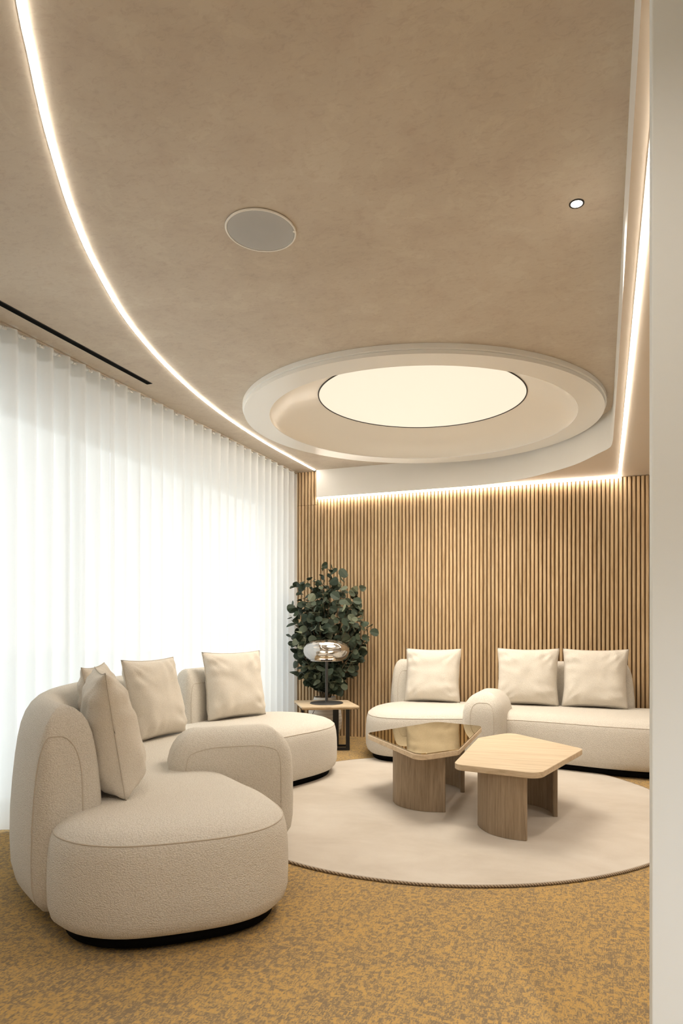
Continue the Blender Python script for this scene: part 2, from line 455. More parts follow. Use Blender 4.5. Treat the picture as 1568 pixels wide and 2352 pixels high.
while x < XR - 0.05:
    if x < -2.955:
        for me_, z in ((s_low, 0.0), (s_up, 2.504)):
            o = bpy.data.objects.new('slat', me_); COL.objects.link(o); o.parent = wall_back; o.location = (x, YB - 0.004, z)
    else:
        o = bpy.data.objects.new('slat', s_main); COL.objects.link(o); o.parent = wall_back; o.location = (x, YB - 0.004, 0.0)
    x += PITCH

# remaining walls, the window wall and the near partition
struct(box('wall_right', XR, XR + 0.1, YF, YB + 0.1, 0, H, M['white_matt']), 'plain white wall far right')
struct(box('wall_front', XW, XR, YF - 0.1, YF, 0, H, M['white_matt']), 'plain white wall behind the viewpoint')
struct(box('wall_near', 0.092, XR, 1.405, 1.475, 0, HD, M['grey'], bev=0.003), 'pale grey near wall edge at the right of the picture')
win = bpy.data.objects.new('window_1', None); COL.objects.link(win); struct(win, 'full height glazing behind the white curtains')
struct(box('wall_left', XW - 0.08, XW + 0.03, YF, YB + 0.1, 2.60, H, M['white_matt']), 'white bulkhead above the glazing behind the curtains')
struct(box('wall_left_added', XW - 0.08, XW + 0.03, YF, 0.92, 0, 2.60, M['white_matt']), 'unseen white wall added beside the glazing to cut daylight near the viewpoint')  # unseen, added to hold back daylight around the viewpoint
ny = 4; y0 = 0.94; dy = (YB - y0) / ny
for i in range(ny + 1):
    yy = y0 + i*dy
    box('mullion', XW - 0.06, XW + 0.02, yy - 0.025, yy + 0.025, 0.0, 2.60, M['alu'], win)
for zz in (0.0, 2.53):
    box('transom', XW - 0.06, XW + 0.02, 0.92, YB + 0.1, zz, zz + 0.07, M['alu'], win)
for i in range(ny):
    box('pane', XW - 0.024, XW - 0.016, y0 + i*dy + 0.025, y0 + (i+1)*dy - 0.025, 0.07, 2.53, M['glass'], win)

# ------------------------------------------------------------------ ceiling fittings
def strip(name, pts, z, w, label, drop=0.006, cap=True):
    root = empty(name, (0, 0, 0), label, 'light strip')
    n = len(pts); P = [Vector((p[0], p[1])) for p in pts]
    T = [(P[min(i+1, n-1)] - P[max(i-1, 0)]).normalized() for i in range(n)]
    def prism(nm, prof, mat):
        V = []; Fc = []; m = len(prof)
        for p, t in zip(P, T):
            nn = Vector((t.y, -t.x))
            for a, h in prof: V.append((p.x + nn.x*a, p.y + nn.y*a, z + h))
        for i in range(n - 1):
            for k in range(m): Fc.append((i*m + k, i*m + (k+1) % m, (i+1)*m + (k+1) % m, (i+1)*m + k))
        Fc.append(tuple(range(m-1, -1, -1))); Fc.append(tuple(range((n-1)*m, n*m)))
        o = obj_from(nm, V, Fc, mat, root)
        bm = bmesh.new(); bm.from_mesh(o.data); bmesh.ops.recalc_face_normals(bm, faces=bm.faces); bm.to_mesh(o.data); bm.free()
    h = w / 2
    prism('diffuser', [(-h, -0.0004), (-h, -drop*0.5), (-h*0.6, -drop), (h*0.6, -drop), (h, -drop*0.5), (h, -0.0004)], M['led'])
    prism('channel', [(-h - 0.003, -0.0004), (-h - 0.003, -0.0018), (-h - 0.0002, -0.0018), (-h - 0.0002, -0.0004)], M['white_matt'])
    return root
arc = [(-0.25, 0.30), (-0.9, 0.78), (-1.26, 1.10), (-1.506, 1.367), (-1.613, 1.501), (-1.776, 1.708), (-1.914, 1.9), (-2.075, 2.139), (-2.272, 2.481), (-2.524, 3.023),
       (-2.735, 3.713), (-2.875, 4.456), (-2.945, 5.275), (-2.955, 5.9), (-2.952, 6.43)]
strip('led_strip', [(p.x, p.y) for p in spline([(a, b, 0) for a, b in arc], 90, False)], H, 0.0195, 'long curved warm white light strip sweeping across plaster ceiling')
strip('led_strip', [(0.140, 1.60), (0.140, 3.0), (0.141, 4.5), (0.142, 6.44)], HD, 0.0195, 'straight light strip in lower soffit beside grey near wall')
strip('led_strip', [(-2.93, 6.464), (-1.5, 6.464), (0.15, 6.464)], HD - 0.001, 0.024, 'light strip along the top of oak slatted wall', drop=0.014)

# big round ceiling ring with recessed luminous disc
ring = empty('ceiling_ring_light', (RC.x, RC.y, H), 'large round white ceiling ring with glowing recessed disc', 'ceiling light', rz=YAW)
ring.scale = (1.0, 0.93, 1.0)          # the ring is very slightly oval
ZB = 2.81 - H; RI = RR - 0.195
lathe('outer_ring', [(RR, ZB), (RR, ZB + 0.022), (RR - 0.004, ZB + 0.026), (RR - 0.004, 0.0), (RI + 0.01, 0.0), (RI, ZB + 0.003), (RI + 0.003, ZB), (RR, ZB)], M['white'], ring, 128, close=False)
lathe('stepped_lip', [(RR - 0.006, ZB + 0.026), (RR + 0.012, ZB + 0.030), (RR + 0.012, -0.0005), (RR - 0.006, -0.0005)], M['white'], ring, 128, close=False)
lathe('recess_cone', [(RI + 0.002, ZB + 0.004), (RI - 0.012, ZB + 0.03), (1.05, 0.062), (0.825, 0.138)], M['cone'], ring, 128, close=False)
lathe('disc_frame', [(0.830, 0.131), (0.831, 0.139), (0.822, 0.139), (0.822, 0.131), (0.830, 0.131)], M['black'], ring, 128, close=False)
lathe('light_disc', [(0.0, 0.119), (0.3, 0.120), (0.6, 0.123), (0.76, 0.128), (0.822, 0.136), (0.822, 0.16), (0.0, 0.16)], M['panel'], ring, 128, close=False)

dl = bpy.data.lights.new('disc_glow', 'AREA'); dl.shape = 'DISK'; dl.size = 1.5; dl.energy = DISC_W; dl.color = (1.0, 0.91, 0.78); dl.spread = math.radians(135)
do_ = bpy.data.objects.new('disc_glow', dl); COL.objects.link(do_); do_.parent = ring; do_.location = (0, 0, 0.112)

# round ceiling speaker
spk = empty('ceiling_speaker', (-1.396, 2.49, H), 'round grey flush loudspeaker grille in the plaster ceiling', 'speaker')
lathe('rim', [(0.150, -0.001), (0.152, -0.004), (0.150, -0.008), (0.144, -0.008), (0.143, -0.001)], M['white_matt'], spk, 72, close=False)
lathe('grille', [(0.0, -0.0075), (0.141, -0.0065), (0.1435, -0.004), (0.1435, -0.001), (0.0, -0.001)], M['grille'], spk, 72, close=False)
lathe('magnet_tab', [(0.0, -0.0095), (0.007, -0.009), (0.008, -0.007), (0.0, -0.007)], M['white_matt'], spk, 16, center=(0.138, 0.045, 0), close=False)

def downlight(px_, py_, z, label, power, r=0.026, tint=(1.0, 0.89, 0.76)):
    root = empty('downlight', (px_, py_, z), label, 'downlight', 'recessed downlights')
    lathe('trim', [(r + 0.004, -0.0005), (r + 0.004, -0.003), (r, -0.004), (r - 0.003, -0.003), (r - 0.003, -0.0005)], M['black'], root, 32, close=False)
    lathe('lens', [(0.0, -0.0022), (r - 0.003, -0.0022), (r - 0.003, -0.0005), (0.0, -0.0005)], M['dlens'], root, 32, close=False)
    ld = bpy.data.lights.new('downlight_beam', 'SPOT'); ld.energy = power; ld.color = tint; ld.spot_size = math.radians(120); ld.spot_blend = 0.9; ld.shadow_soft_size = 0.04
    lo = bpy.data.objects.new('downlight_beam', ld); COL.objects.link(lo); lo.parent = root; lo.location = (0, 0, -0.05)
    return root
downlight(-0.101, 2.745, H, 'small round black rimmed downlight in the plaster ceiling', SPOT_W)
for i, (a, b, z, pw) in enumerate(((-1.3, 0.2, H, 30), (-0.1, 0.6, H, 40), (1.3, 2.6, HD, 60), (1.3, 4.6, HD, 60), (0.8, -0.3, HD, 240))):  # unseen downlights added to lift the room light
    downlight(a, b, z, ('unseen downlight added in plaster ceiling behind the viewpoint nearest the curtain', 'unseen downlight added in plaster ceiling just above the viewpoint', 'unseen downlight added in right soffit behind near wall, closer one',
                        'unseen downlight added in right soffit behind near wall, farther one', 'unseen downlight added behind the viewpoint to brighten the near wall')[i], pw, tint=(0.97, 0.985, 1.0) if b < 0 else (1.0, 0.89, 0.76))  # cooler one is added only to brighten the near wall

# black linear air slot
slot = empty('linear_air_slot', (0, 0, H), 'long narrow black air slot in ceiling beside the curtain', 'air vent')
box('slot_opening', -3.030, -2.990, 1.0, 3.797, -0.0015, 0.001, M['plinth'], slot)
box('slot_frame', -3.033, -3.030, 1.0, 3.80, -0.003, 0.001, M['black'], slot)
box('slot_frame', -2.990, -2.987, 1.0, 3.80, -0.003, 0.001, M['black'], slot)
box('slot_end', -3.033, -2.987, 3.797, 3.80, -0.003, 0.001, M['black'], slot)

# ------------------------------------------------------------------ curtains
PIT, AMP, XC, ZT = 0.131, 0.040, -3.195, 2.852
track = box('curtain_track', XC - 0.012, XC + 0.012, 0.95, YB - 0.03, H - 0.010, H - 0.001, M['plaster'])
tag(track, 'slim curtain track fixed along the ceiling edge', 'curtain track')
def curtain(ya, yb, label, phase0):
    root = empty('curtain', (XC, (ya + yb)/2, 0), label, 'curtain', 'white sheer curtains on the left')
    nf = max(1, round((yb - ya) / PIT)); per = 14; N = nf*per
    rnd = random.Random(int(ya*100)); jit = [rnd.uniform(-0.010, 0.010) for _ in range(nf + 2)]; am = [rnd.uniform(0.86, 1.12) for _ in range(nf + 2)]; am[0] = am[nf] = 1.0
    zs = [0.012, 0.5, 1.1, 1.8, 2.4, ZT - 0.085, ZT]
    def sheet(nm, zl, mat, off):
        V = []; Fc = []
        for z in zl:
            fl = 1.0 - 0.10 * (1 - z/ZT)
            for i in range(N + 1):
                f = i / per; k = int(f); t = f - k
                w = 2*PI*f + phase0
                s = math.sin(w + 0.55*math.sin(w))
                j = jit[k]*(1-t) + jit[min(k+1, nf)]*t
                a = am[k]*(1-t) + am[min(k+1, nf)]*t
                V.append((AMP*a*fl*s + off, (ya - (ya+yb)/2) + (yb - ya)*i/N + j*(1 - 0.5*z/ZT)*min(1, min(i, N-i)/per), z))
        m = N + 1
        for r in range(len(zl) - 1):
            for i in range(N): Fc.append((r*m + i, r*m + i + 1, (r+1)*m + i + 1, (r+1)*m + i))
        return obj_from(nm, V, Fc, mat, root, True)
    sheet('fabric', zs, M['curtain'], 0.0)
    sheet('header_tape', [ZT - 0.085, ZT - 0.04, ZT + 0.001], M['header'], -0.003)
    g = None
    for k in range(nf):
        yy = (ya - (ya+yb)/2) + (k + 0.75)*(yb - ya)/nf
        if g is None:
            bm = bmesh.new(); bm_box(bm, -0.006, 0.006, -0.013, 0.013, 0, 0.006); bm_box(bm, -0.002, 0.002, -0.009, -0.005, 0.006, 0.016); bm_box(bm, -0.002, 0.002, 0.005, 0.009, 0.006, 0.016)
            g = from_bm('glider', bm, M['white'], root)
        else:
            o = g.copy(); COL.objects.link(o); g_ = o; g_.parent = root; g_.location = (0, yy, ZT - 0.012); continue
        g.location = (0, yy, ZT - 0.012)
    return root
curtain(1.0, 3.60, 'white sheer curtain behind the near end of curved sofa', 0.3)
curtain(3.601, 6.47, 'white sheer curtain running up to the oak slatted wall', 0.3)

# ------------------------------------------------------------------ rug
RZ = 0.012
rug = empty('round_rug', (-0.985, 4.28, 0), 'round beige cut pile rug under the two coffee tables', 'rug')
lathe('pile', [(0.0, 0.001), (1.470, 0.001), (1.476, 0.006), (1.470, RZ), (0.0, RZ)], M['rug'], rug, 160, close=False)
tube('edging_cord', [(1.480*math.cos(2*PI*k/240), 1.480*math.sin(2*PI*k/240), 0.0068) for k in range(240)], 0.0064, M['rope'], rug, True, 8)

# ------------------------------------------------------------------ sofas
ZS = 0.447
SEAT = [(0.058, 0.05), (0.062, 0.032), (0.082, 0.012), (0.12, 0.002), (0.20, 0.0), (0.28, 0.002), (0.34, 0.008), (0.375, 0.016), (0.390, 0.023), (0.394, 0.027), (0.412, 0.045), (0.428, 0.075), (0.439, 0.115), (0.445, 0.16), (ZS, 0.20)]
SEAM_K = 8
def backlv(top, h=0.135):
    return [(z, i*min(1.0, (h - 0.012)/0.122)) for z, i in _backlv(top)]
def _backlv(top):
    return [(0.055, 0.075), (0.065, 0.045), (0.10, 0.018), (0.16, 0.004), (0.25, 0.0), (0.38, 0.002), (0.50, 0.010), (0.60, 0.020), (top - 0.17, 0.030), (top - 0.11, 0.042), (top - 0.065, 0.058), (top - 0.032, 0.078), (top - 0.011, 0.100), (top, 0.122)]
def shift(pts, o): return [(p[0] - o[0], p[1] - o[1]) for p in pts]

def path_ring(path, th, ins, n_path=44, rc=0.075):
    """closed outline around an open path with rounded square ends, drawn in by ins (same point count for every ins)"""
    ins = min(ins, th/2 - 0.010) if ins > 0 else ins
    full = [Vector((p.x, p.y)) for p in spline([(a, b, 0) for a, b in path], 200, False)]
    L = [0.0]
    for i in range(1, 200): L.append(L[-1] + (full[i] - full[i-1]).length)
    s0 = max(0.0, ins - rc + 0.006)
    def at(s_):
        j = 0
        while j < 198 and L[j+1] < s_: j += 1
        f = (s_ - L[j]) / max(L[j+1] - L[j], 1e-9); return full[j].lerp(full[j+1], f)
    P = [at(s0 + (L[-1] - 2*s0)*i/(n_path-1)) for i in range(n_path)]
    T = [(P[min(i+1, n_path-1)] - P[max(i-1, 0)]).normalized() for i in range(n_path)]
    N = [Vector((t.y, -t.x)) for t in T]; h = th/2 - ins; r_ = max(rc - ins, 0.006)
    r_ = min(r_, h*0.98)
    def end(P0, t, nrm):
        pts = []
        for sgn in (1, -1):
            c = P0 + nrm*(sgn*(h - r_))
            rng = range(1, 7) if sgn == 1 else range(6, 0, -1)
            if sgn == -1:
                q0 = P0 + nrm*(h - r_) + t*r_; q1 = c + t*r_
                for k in range(1, 6): pts.append(q0.lerp(q1, k/6))
            for k in rng:
                a = (PI/2)*k/6
                pts.append(c + nrm*(sgn*r_*math.cos(a)) + t*(r_*math.sin(a)))
        return pts
    out = [p + q*h for p, q in zip(P, N)] + end(P[-1], T[-1], N[-1]) + [p - q*h for p, q in zip(P, N)][::-1] + end(P[0], -T[0], -N[0])
    return out

def rings_solid(name, rings, mat, parent):
    n = len(rings[0]); V = [v for r in rings for v in r]; Fc = []
    for k in range(len(rings) - 1):
        for i in range(n):
            j = (i + 1) % n
            Fc.append((k*n + i, k*n + j, (k+1)*n + j, (k+1)*n + i))
    Fc.append(tuple(range(n-1, -1, -1))); Fc.append(tuple(range((len(rings)-1)*n, len(rings)*n)))
    me = bpy.data.meshes.new(name); me.from_pydata(V, [], Fc)
    bm = bmesh.new(); bm.from_mesh(me); bmesh.ops.recalc_face_normals(bm, faces=bm.faces); bm.to_mesh(me); bm.free()
    return link(name, me, mat, parent, True)

def rrect_ring(c, d, nn, al, aw, ins, rc):
    r_ = max(rc - ins, 0.004); hl, hw = al/2 - ins, aw/2 - ins; corners = []
    for sx, sy, a0 in ((1, 1, 0), (-1, 1, PI/2), (-1, -1, PI), (1, -1, 1.5*PI)):
        corners.append([c + d*(sx*(hl - r_) + r_*math.cos(a0 + (PI/2)*k/9)) - nn*(sy*(hw - r_) + r_*math.sin(a0 + (PI/2)*k/9)) for k in range(10)])
    out = []
    for i in range(4):
        out += corners[i]; p, q = corners[i][-1], corners[(i+1) % 4][0]
        out += [p.lerp(q, k/9) for k in range(1, 9)]
    return out

def seam_on(rings, idx_a, idx_b, k_top, k_bot, mat, parent, r=0.0028):
    """stitched seam: up column idx_a, round into ring k_top, along it and down column idx_b"""
    n = len(rings[0]); span = (idx_b - idx_a) % n
    if span > n/2: span -= n
    sg = 1 if span > 0 else -1; span = abs(span); q = min(4.0, span/2); m = 2.6
    uv = [(0.0, k_bot + (k_top - m - k_bot)*t/12) for t in range(13)]
    uv += [(q*(1 - math.cos(t*PI/16)), k_top - m + m*math.sin(t*PI/16)) for t in range(1, 9)]
    uv += [(q + (span - 2*q)*t/30, k_top) for t in range(1, 31)]
    uv += [(span - q + q*math.sin(t*PI/16), k_top - m + m*math.cos(t*PI/16)) for t in range(1, 9)]
    uv += [(float(span), k_top - m - (k_top - m - k_bot)*t/12) for t in range(1, 13)]
    pts = []
    for u, v in uv:
        i0 = math.floor(u); fu = u - i0; k0 = min(math.floor(v), len(rings) - 2); fv = v - k0
        def g(k, i): return rings[k][(idx_a + sg*i) % n]
        pts.append(g(k0, i0).lerp(g(k0, i0 + 1), fu).lerp(g(k0 + 1, i0).lerp(g(k0 + 1, i0 + 1), fu), fv))
    return tube('seam', pts, r, mat, parent, False, 5)

def nearest(ring, x, y):
    return min(range(len(ring)), key=lambda i: (ring[i].x - x)**2 + (ring[i].y - y)**2)

def make_sofa(name, origin, label, seat_pts, backs, arm, seams):
    root = empty(name, (*origin, 0), label, 'sofa', 'curved cream lounge sofas')
    out = [(p.x, p.y) for p in spline([(a - origin[0], b - origin[1], 0) for a, b in seat_pts], 200)]
    seat, rings = soft('seat', out, SEAT, M['sofa'], root)
    tube('seam', rings[SEAM_K], 0.0032, M['seam'], seat, True, 6)
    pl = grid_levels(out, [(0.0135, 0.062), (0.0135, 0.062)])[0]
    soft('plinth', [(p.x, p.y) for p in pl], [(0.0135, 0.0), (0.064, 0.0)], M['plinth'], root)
    for path, th, top, ends in backs:
        rg = [[Vector((p.x, p.y, z)) for p in path_ring(shift(path, origin), th, ins)] for z, ins in backlv(top, th/2)]
        b = rings_solid('backrest', rg, M['sofa'], root)
        for ex in ends:
            ia = nearest(rg[4], ex[0] - origin[0], ex[1] - origin[1]); ib = nearest(rg[4], ex[2] - origin[0], ex[3] - origin[1])
            seam_on(rg, ia, ib, len(rg) - 5, 2, M['seam'], b)
    (ax, ay), (dx, dy), al, aw, atop = arm
    d = Vector((dx, dy)).normalized(); nn = Vector((d.y, -d.x)); c = Vector((ax - origin[0], ay - origin[1]))
    lv = [(0.055, 0.06), (0.065, 0.035), (0.10, 0.012), (0.16, 0.002), (0.25, 0.0), (0.38, 0.002), (atop - 0.17, 0.006), (atop - 0.12, 0.018), (atop - 0.085, 0.034), (atop - 0.055, 0.056), (atop - 0.031, 0.082), (atop - 0.013, 0.112), (atop - 0.003, 0.143), (atop, 0.17)]
    rg = [[Vector((p.x, p.y, z)) for p in rrect_ring(c, d, nn, al, aw, ins, 0.10)] for z, ins in lv]
    arm_o = rings_solid('armrest', rg, M['sofa'], root)
    for s in seams:
        ia = nearest(rg[4], s[0] - origin[0], s[1] - origin[1]); ib = nearest(rg[4], s[2] - origin[0], s[3] - origin[1])
        seam_on(rg, ia, ib, 8, 2, M['seam'], arm_o)
    return root

ARM1 = ((-1.875, 3.015), (0.777, 0.63), 0.64, 0.36, 0.635)
ad_ = Vector((0.777, 0.63)).normalized(); an_ = Vector((ad_.y, -ad_.x))
ac_ = Vector((-1.875, 3.015))
near_l = ac_ + an_*0.18 - ad_*0.24; near_r = ac_ + an_*0.18 + ad_*0.24
sofa_left = make_sofa('curved_sofa', (-2.3, 3.2), 'big S curved cream sofa along the curtain, nearest the viewer',
    [(-1.97, 1.90), (-1.86, 1.835), (-1.72, 1.81), (-1.56, 1.845), (-1.38, 1.965), (-1.245, 2.10), (-1.19, 2.25), (-1.235, 2.43), (-1.43, 2.635), (-1.66, 2.80), (-1.88, 2.98), (-2.06, 3.24), (-2.15, 3.58), (-2.13, 3.92), (-2.06, 4.20),
     (-1.985, 4.46), (-1.975, 4.68), (-2.06, 4.90), (-2.26, 5.07), (-2.52, 5.15), (-2.74, 5.10), (-2.92, 4.92), (-3.02, 4.60), (-3.06, 4.20), (-3.03, 3.75), (-2.93, 3.28), (-2.74, 2.84), (-2.46, 2.42), (-2.14, 2.08)],
    [([(-2.00, 2.03), (-2.32, 2.23), (-2.62, 2.56), (-2.83, 2.95), (-2.94, 3.30), (-2.98, 3.62)], 0.27, 0.845, [(-2.045, 1.885, -1.908, 2.015)]),
     ([(-3.005, 4.19), (-2.99, 4.48), (-2.925, 4.78)], 0.215, 0.845, [(-2.87, 4.14, -2.80, 4.72)])],
    ARM1, [(near_l.x, near_l.y, near_r.x, near_r.y)])
sofa_right = make_sofa('curved_sofa', (-0.6, 5.9), 'long cream sofa in front of the oak slatted wall',
    [(-2.09, 5.82), (-2.04, 5.55), (-1.92, 5.34), (-1.74, 5.245), (-1.50, 5.27), (-1.22, 5.36), (-0.92, 5.45), (-0.62, 5.46), (-0.30, 5.40), (0.02, 5.325), (0.32, 5.30), (0.62, 5.33), (0.90, 5.45), (1.06, 5.70), (1.06, 6.0),
     (0.90, 6.24), (0.60, 6.36), (0.2, 6.38), (-0.4, 6.38), (-1.0, 6.38), (-1.5, 6.37), (-1.84, 6.28), (-2.03, 6.08)],
    [([(-1.965, 6.30), (-1.72, 6.335), (-1.44, 6.345)], 0.23, 0.845, [(-1.93, 6.19, -1.52, 6.22)]),
     ([(-0.80, 6.345), (-0.30, 6.345), (0.205, 6.32)], 0.23, 0.845, [])],
    ((-0.94, 5.62), (0.0, -1.0), 0.62, 0.36, 0.625), [(-1.04, 5.31, -0.84, 5.31)])

# ------------------------------------------------------------------ cushions
def cushion(x, y, z, yaw, lean, w, h, t, seed, label, group, roll=0.0):
    """bottom edge centre at x,y,z; yaw = direction the face looks at; lean backwards"""
    rnd = random.Random(seed); N = 40; V = []; Fc = []; off = Vector((rnd.random()*20, rnd.random()*20, rnd.random()*20))
    def pt(i, j, side):
        u = 2*i/N - 1; v = 2*j/N - 1
        px_ = w/2 * u * (1 - 0.065*(1 - v*v)) * (1 + 0.012*mnoise.noise(off + Vector((u, v*2, 3))))
        pz_ = h/2 * v * (1 - 0.060*(1 - u*u))
        e = max(0.0, (1 - u**4)*(1 - v**4))
        d = t/2 * (e**0.62) * (1 - 0.25*v)
        wr = 0.006*math.sin(14*u*v + 6*(abs(u) - abs(v)) + seed) * (abs(u)*abs(v))**0.8 * 2.2 * (e**0.4)
        wr += 0.010*mnoise.noise(off + Vector((u*2.2, v*2.2, side*5))) * (e**0.5)
        for cu, cv, ph in ((1, 1, 0), (-1, 1, 2), (-1, -1, 4), (1, -1, 1)):
            du, dv = u - cu, v - cv; ds = math.hypot(du, dv); th_ = math.atan2(dv, du)
            wr += 0.0042*math.exp(-((ds - 0.45)/0.42)**2)*math.sin(13*th_ + ph + seed)*(e**0.3)
        wr += 0.0030*math.sin(17*v + 3*u*u + seed)*max(0, abs(u) - 0.55)*2.0*(e**0.3)
        return Vector((px_, -side*(d + wr), pz_ + h/2*0.955))
    idx = {}
    for side in (1, -1):
        for i in range(N + 1):
            for j in range(N + 1):
                edge = i in (0, N) or j in (0, N)
                key = (i, j, 0 if edge else side)
                if key in idx: continue
                idx[key] = len(V); V.append(pt(i, j, side))
    def g(i, j, side): return idx[(i, j, 0 if (i in (0, N) or j in (0, N)) else side)]
    for side in (1, -1):
        for i in range(N):
            for j in range(N):
                q = (g(i, j, side), g(i+1, j, side), g(i+1, j+1, side), g(i, j+1, side))
                Fc.append(q if side == 1 else q[::-1])
    root = empty('cushion', (x, y, z), label, 'cushion', group)
    # face looks along local -Y
    root.rotation_euler = (0, 0, yaw)
    body = obj_from('cover', V, Fc, M['cushion'], root, True)
    ring_i = [(i, 0) for i in range(N)] + [(N, j) for j in range(N)] + [(i, N) for i in range(N, 0, -1)] + [(0, j) for j in range(N, 0, -1)]
    sm = tube('edge_seam', [V[idx[(i, j, 0)]] for i, j in ring_i], 0.0028, M['seam'], root, True, 5)
    for o in (body, sm): o.rotation_euler = (-lean, roll, 0)
    return root
def yaw_of(nx, ny): return math.atan2(ny, nx) + PI/2     # local -Y -> (nx, ny)
GL, GR = 'cushions on the S curved sofa', 'cushions on the sofa by the slatted wall'
cushion(-2.030, 2.353, ZS + 0.011, yaw_of(0.68, 0.73), 0.15, 0.50, 0.53, 0.22, 1, 'cushion standing edge on, nearest the viewer on S curved sofa', GL)
cushion(-2.50, 2.86, ZS + 0.011, yaw_of(0.86, 0.5), 0.20, 0.52, 0.52, 0.17, 2, 'cushion mostly hidden behind the nearest edge on cushion', GL)
cushion(-2.71, 3.535, ZS + 0.011, yaw_of(0.955, -0.02), 0.20, 0.50, 0.52, 0.18, 3, 'cushion at the far end of the long curved backrest', GL)
cushion(-2.735, 4.51, ZS + 0.011, yaw_of(0.92, -0.36), 0.15, 0.56, 0.53, 0.18, 4, 'single cushion against the short backrest of S curved sofa', GL)
cushion(-1.56, 6.085, ZS + 0.011, yaw_of(0.05, -1), 0.17, 0.545, 0.52, 0.20, 5, 'leftmost cushion on the sofa by the slatted wall', GR)
cushion(-0.665, 6.115, ZS + 0.011, yaw_of(0.0, -1), 0.17, 0.565, 0.53, 0.20, 6, 'middle cushion beside the armrest of the slatted wall sofa', GR)
cushion(-0.075, 6.10, ZS + 0.011, yaw_of(-0.10, -1), 0.17, 0.565, 0.53, 0.20, 8, 'rightmost cushion on the sofa by the slatted wall', GR)

# ------------------------------------------------------------------ coffee tables
def round_poly(pts, r, seg=7):
    P = ccw([Vector(p) for p in pts]); n = len(P); out = []
    for i in range(n):
        a = (P[i-1] - P[i]).normalized(); b = (P[(i+1) % n] - P[i]).normalized()
        ang = a.angle(b); dd = r / math.tan(ang/2)
        p0 = P[i] + a*dd; p1 = P[i] + b*dd
        for k in range(seg + 1):
            t = k/seg; out.append(p0*(1-t)**2 + P[i]*2*t*(1-t) + p1*t*t)
    return out
def slab(name, poly, z0, z1, mat, parent, bev=0.004):
    lv = [(z0, bev), (z0 + bev, 0.0), (z1 - bev*0.6, 0.0), (z1, bev*0.6)]
    o, _ = soft(name, [(p.x, p.y) for p in poly], lv, mat, parent)
    o.data.polygons.foreach_set('use_smooth', [False]*len(o.data.polygons)); return o
def panel_leg(name, pts, th, z0, z1, mat, parent):
    o = rings_solid(name, [[Vector((p.x, p.y, z)) for p in path_ring(pts, th, 0.0, 26, th*0.3)] for z in (z0, z1)], mat, parent)
    try: o.data.set_sharp_from_angle(angle=math.radians(35))
    except Exception: pass
    return o
def coffee_table(origin, label, top, legs, ztop, mirror):
    root = empty('coffee_table', (*origin, RZ), label, 'coffee table', 'pentagonal oak coffee tables')
    poly = round_poly(shift(top, origin), 0.085, 9)
    th = 0.034; zt = ztop - RZ - (0.007 if mirror else 0)
    slab('tabletop', poly, zt - th, zt, M['oak_top'], root)
    if mirror:
        ins = [Vector((p.x, p.y)) for p in grid_levels(poly, [(0, 0.004)])[0]]
        slab('mirror_glass', ins, zt + 0.0005, zt + 0.007, M['bronze'], root, 0.001)
    for lg in legs: panel_leg('leg', shift(lg, origin), 0.030, 0.0015, zt - th, M['oak_leg'], root)
    return root
coffee_table((-1.15, 4.45), 'coffee table with bronze mirror top, farther of the two',
    [(-1.605, 4.38), (-1.035, 3.72), (-0.845, 3.98), (-0.875, 4.98), (-1.27, 5.10)],
    [[(-1.30, 4.10), (-1.25, 4.02), (-1.17, 3.965), (-1.06, 3.935), (-0.935, 3.955)], [(-0.925, 4.47), (-0.95, 4.56), (-1.01, 4.64), (-1.11, 4.69), (-1.24, 4.70)]], 0.405, True)
coffee_table((-0.48, 4.0), 'plain pale oak coffee table, nearer of the two',
    [(-0.800, 3.60), (-0.315, 3.51), (-0.115, 4.32), (-0.645, 4.83), (-0.825, 4.52)],
    [[(-0.675, 3.76), (-0.64, 3.69), (-0.58, 3.62), (-0.49, 3.575), (-0.395, 3.565)], [(-0.275, 4.075), (-0.29, 4.16), (-0.35, 4.25), (-0.44, 4.31), (-0.56, 4.33)]], 0.39, False)

# ------------------------------------------------------------------ side table, lamp, pot and plant
ST = (-2.545, 5.80)
side = empty('side_table', (*ST, 0), 'small oak side table with black metal frame between the sofas', 'side table')
quad = round_poly(shift([(-2.95, 5.93), (-2.63, 5.44), (-2.15, 5.68), (-2.45, 6.13)], ST), 0.006, 3)
slab_o, _ = soft('tabletop', [(p.x, p.y) for p in quad], [(0.398, 0.022), (0.414, 0.002), (0.4165, 0.0), (0.428, 0.0), (0.430, 0.0015)], M['oak_top'], side)
slab_o.data.polygons.foreach_set('use_smooth', [False]*len(slab_o.data.polygons))
dx_, dy_ = math.cos(YAW), math.sin(YAW)
def bar(nm, cx, cy, ux, z0, z1, dpt=0.03):
    bm = bmesh.new(); bm_box(bm, -ux/2, ux/2, -dpt/2, dpt/2, z0, z1, 0.002)
    o = from_bm(nm, bm, M['black'], side); o.location = (cx - ST[0], cy - ST[1], 0); o.rotation_euler = (0, 0, YAW); return o
p1 = Vector((-2.29, 5.74)); p0 = Vector((-2.695, 5.602)); pm = (p0 + p1)/2
bar('leg', p1.x, p1.y, 0.036, 0.003, 0.398); bar('leg', p0.x, p0.y, 0.022, 0.003, 0.398)
bar('floor_bar', pm.x, pm.y, (p1 - p0).length + 0.03, 0.001, 0.026)
bar('leg', -2.47, 5.875, 0.056, 0.003, 0.398, 0.024)
bar('floor_bar', -2.53, 5.855, 0.34, 0.001, 0.020, 0.024)

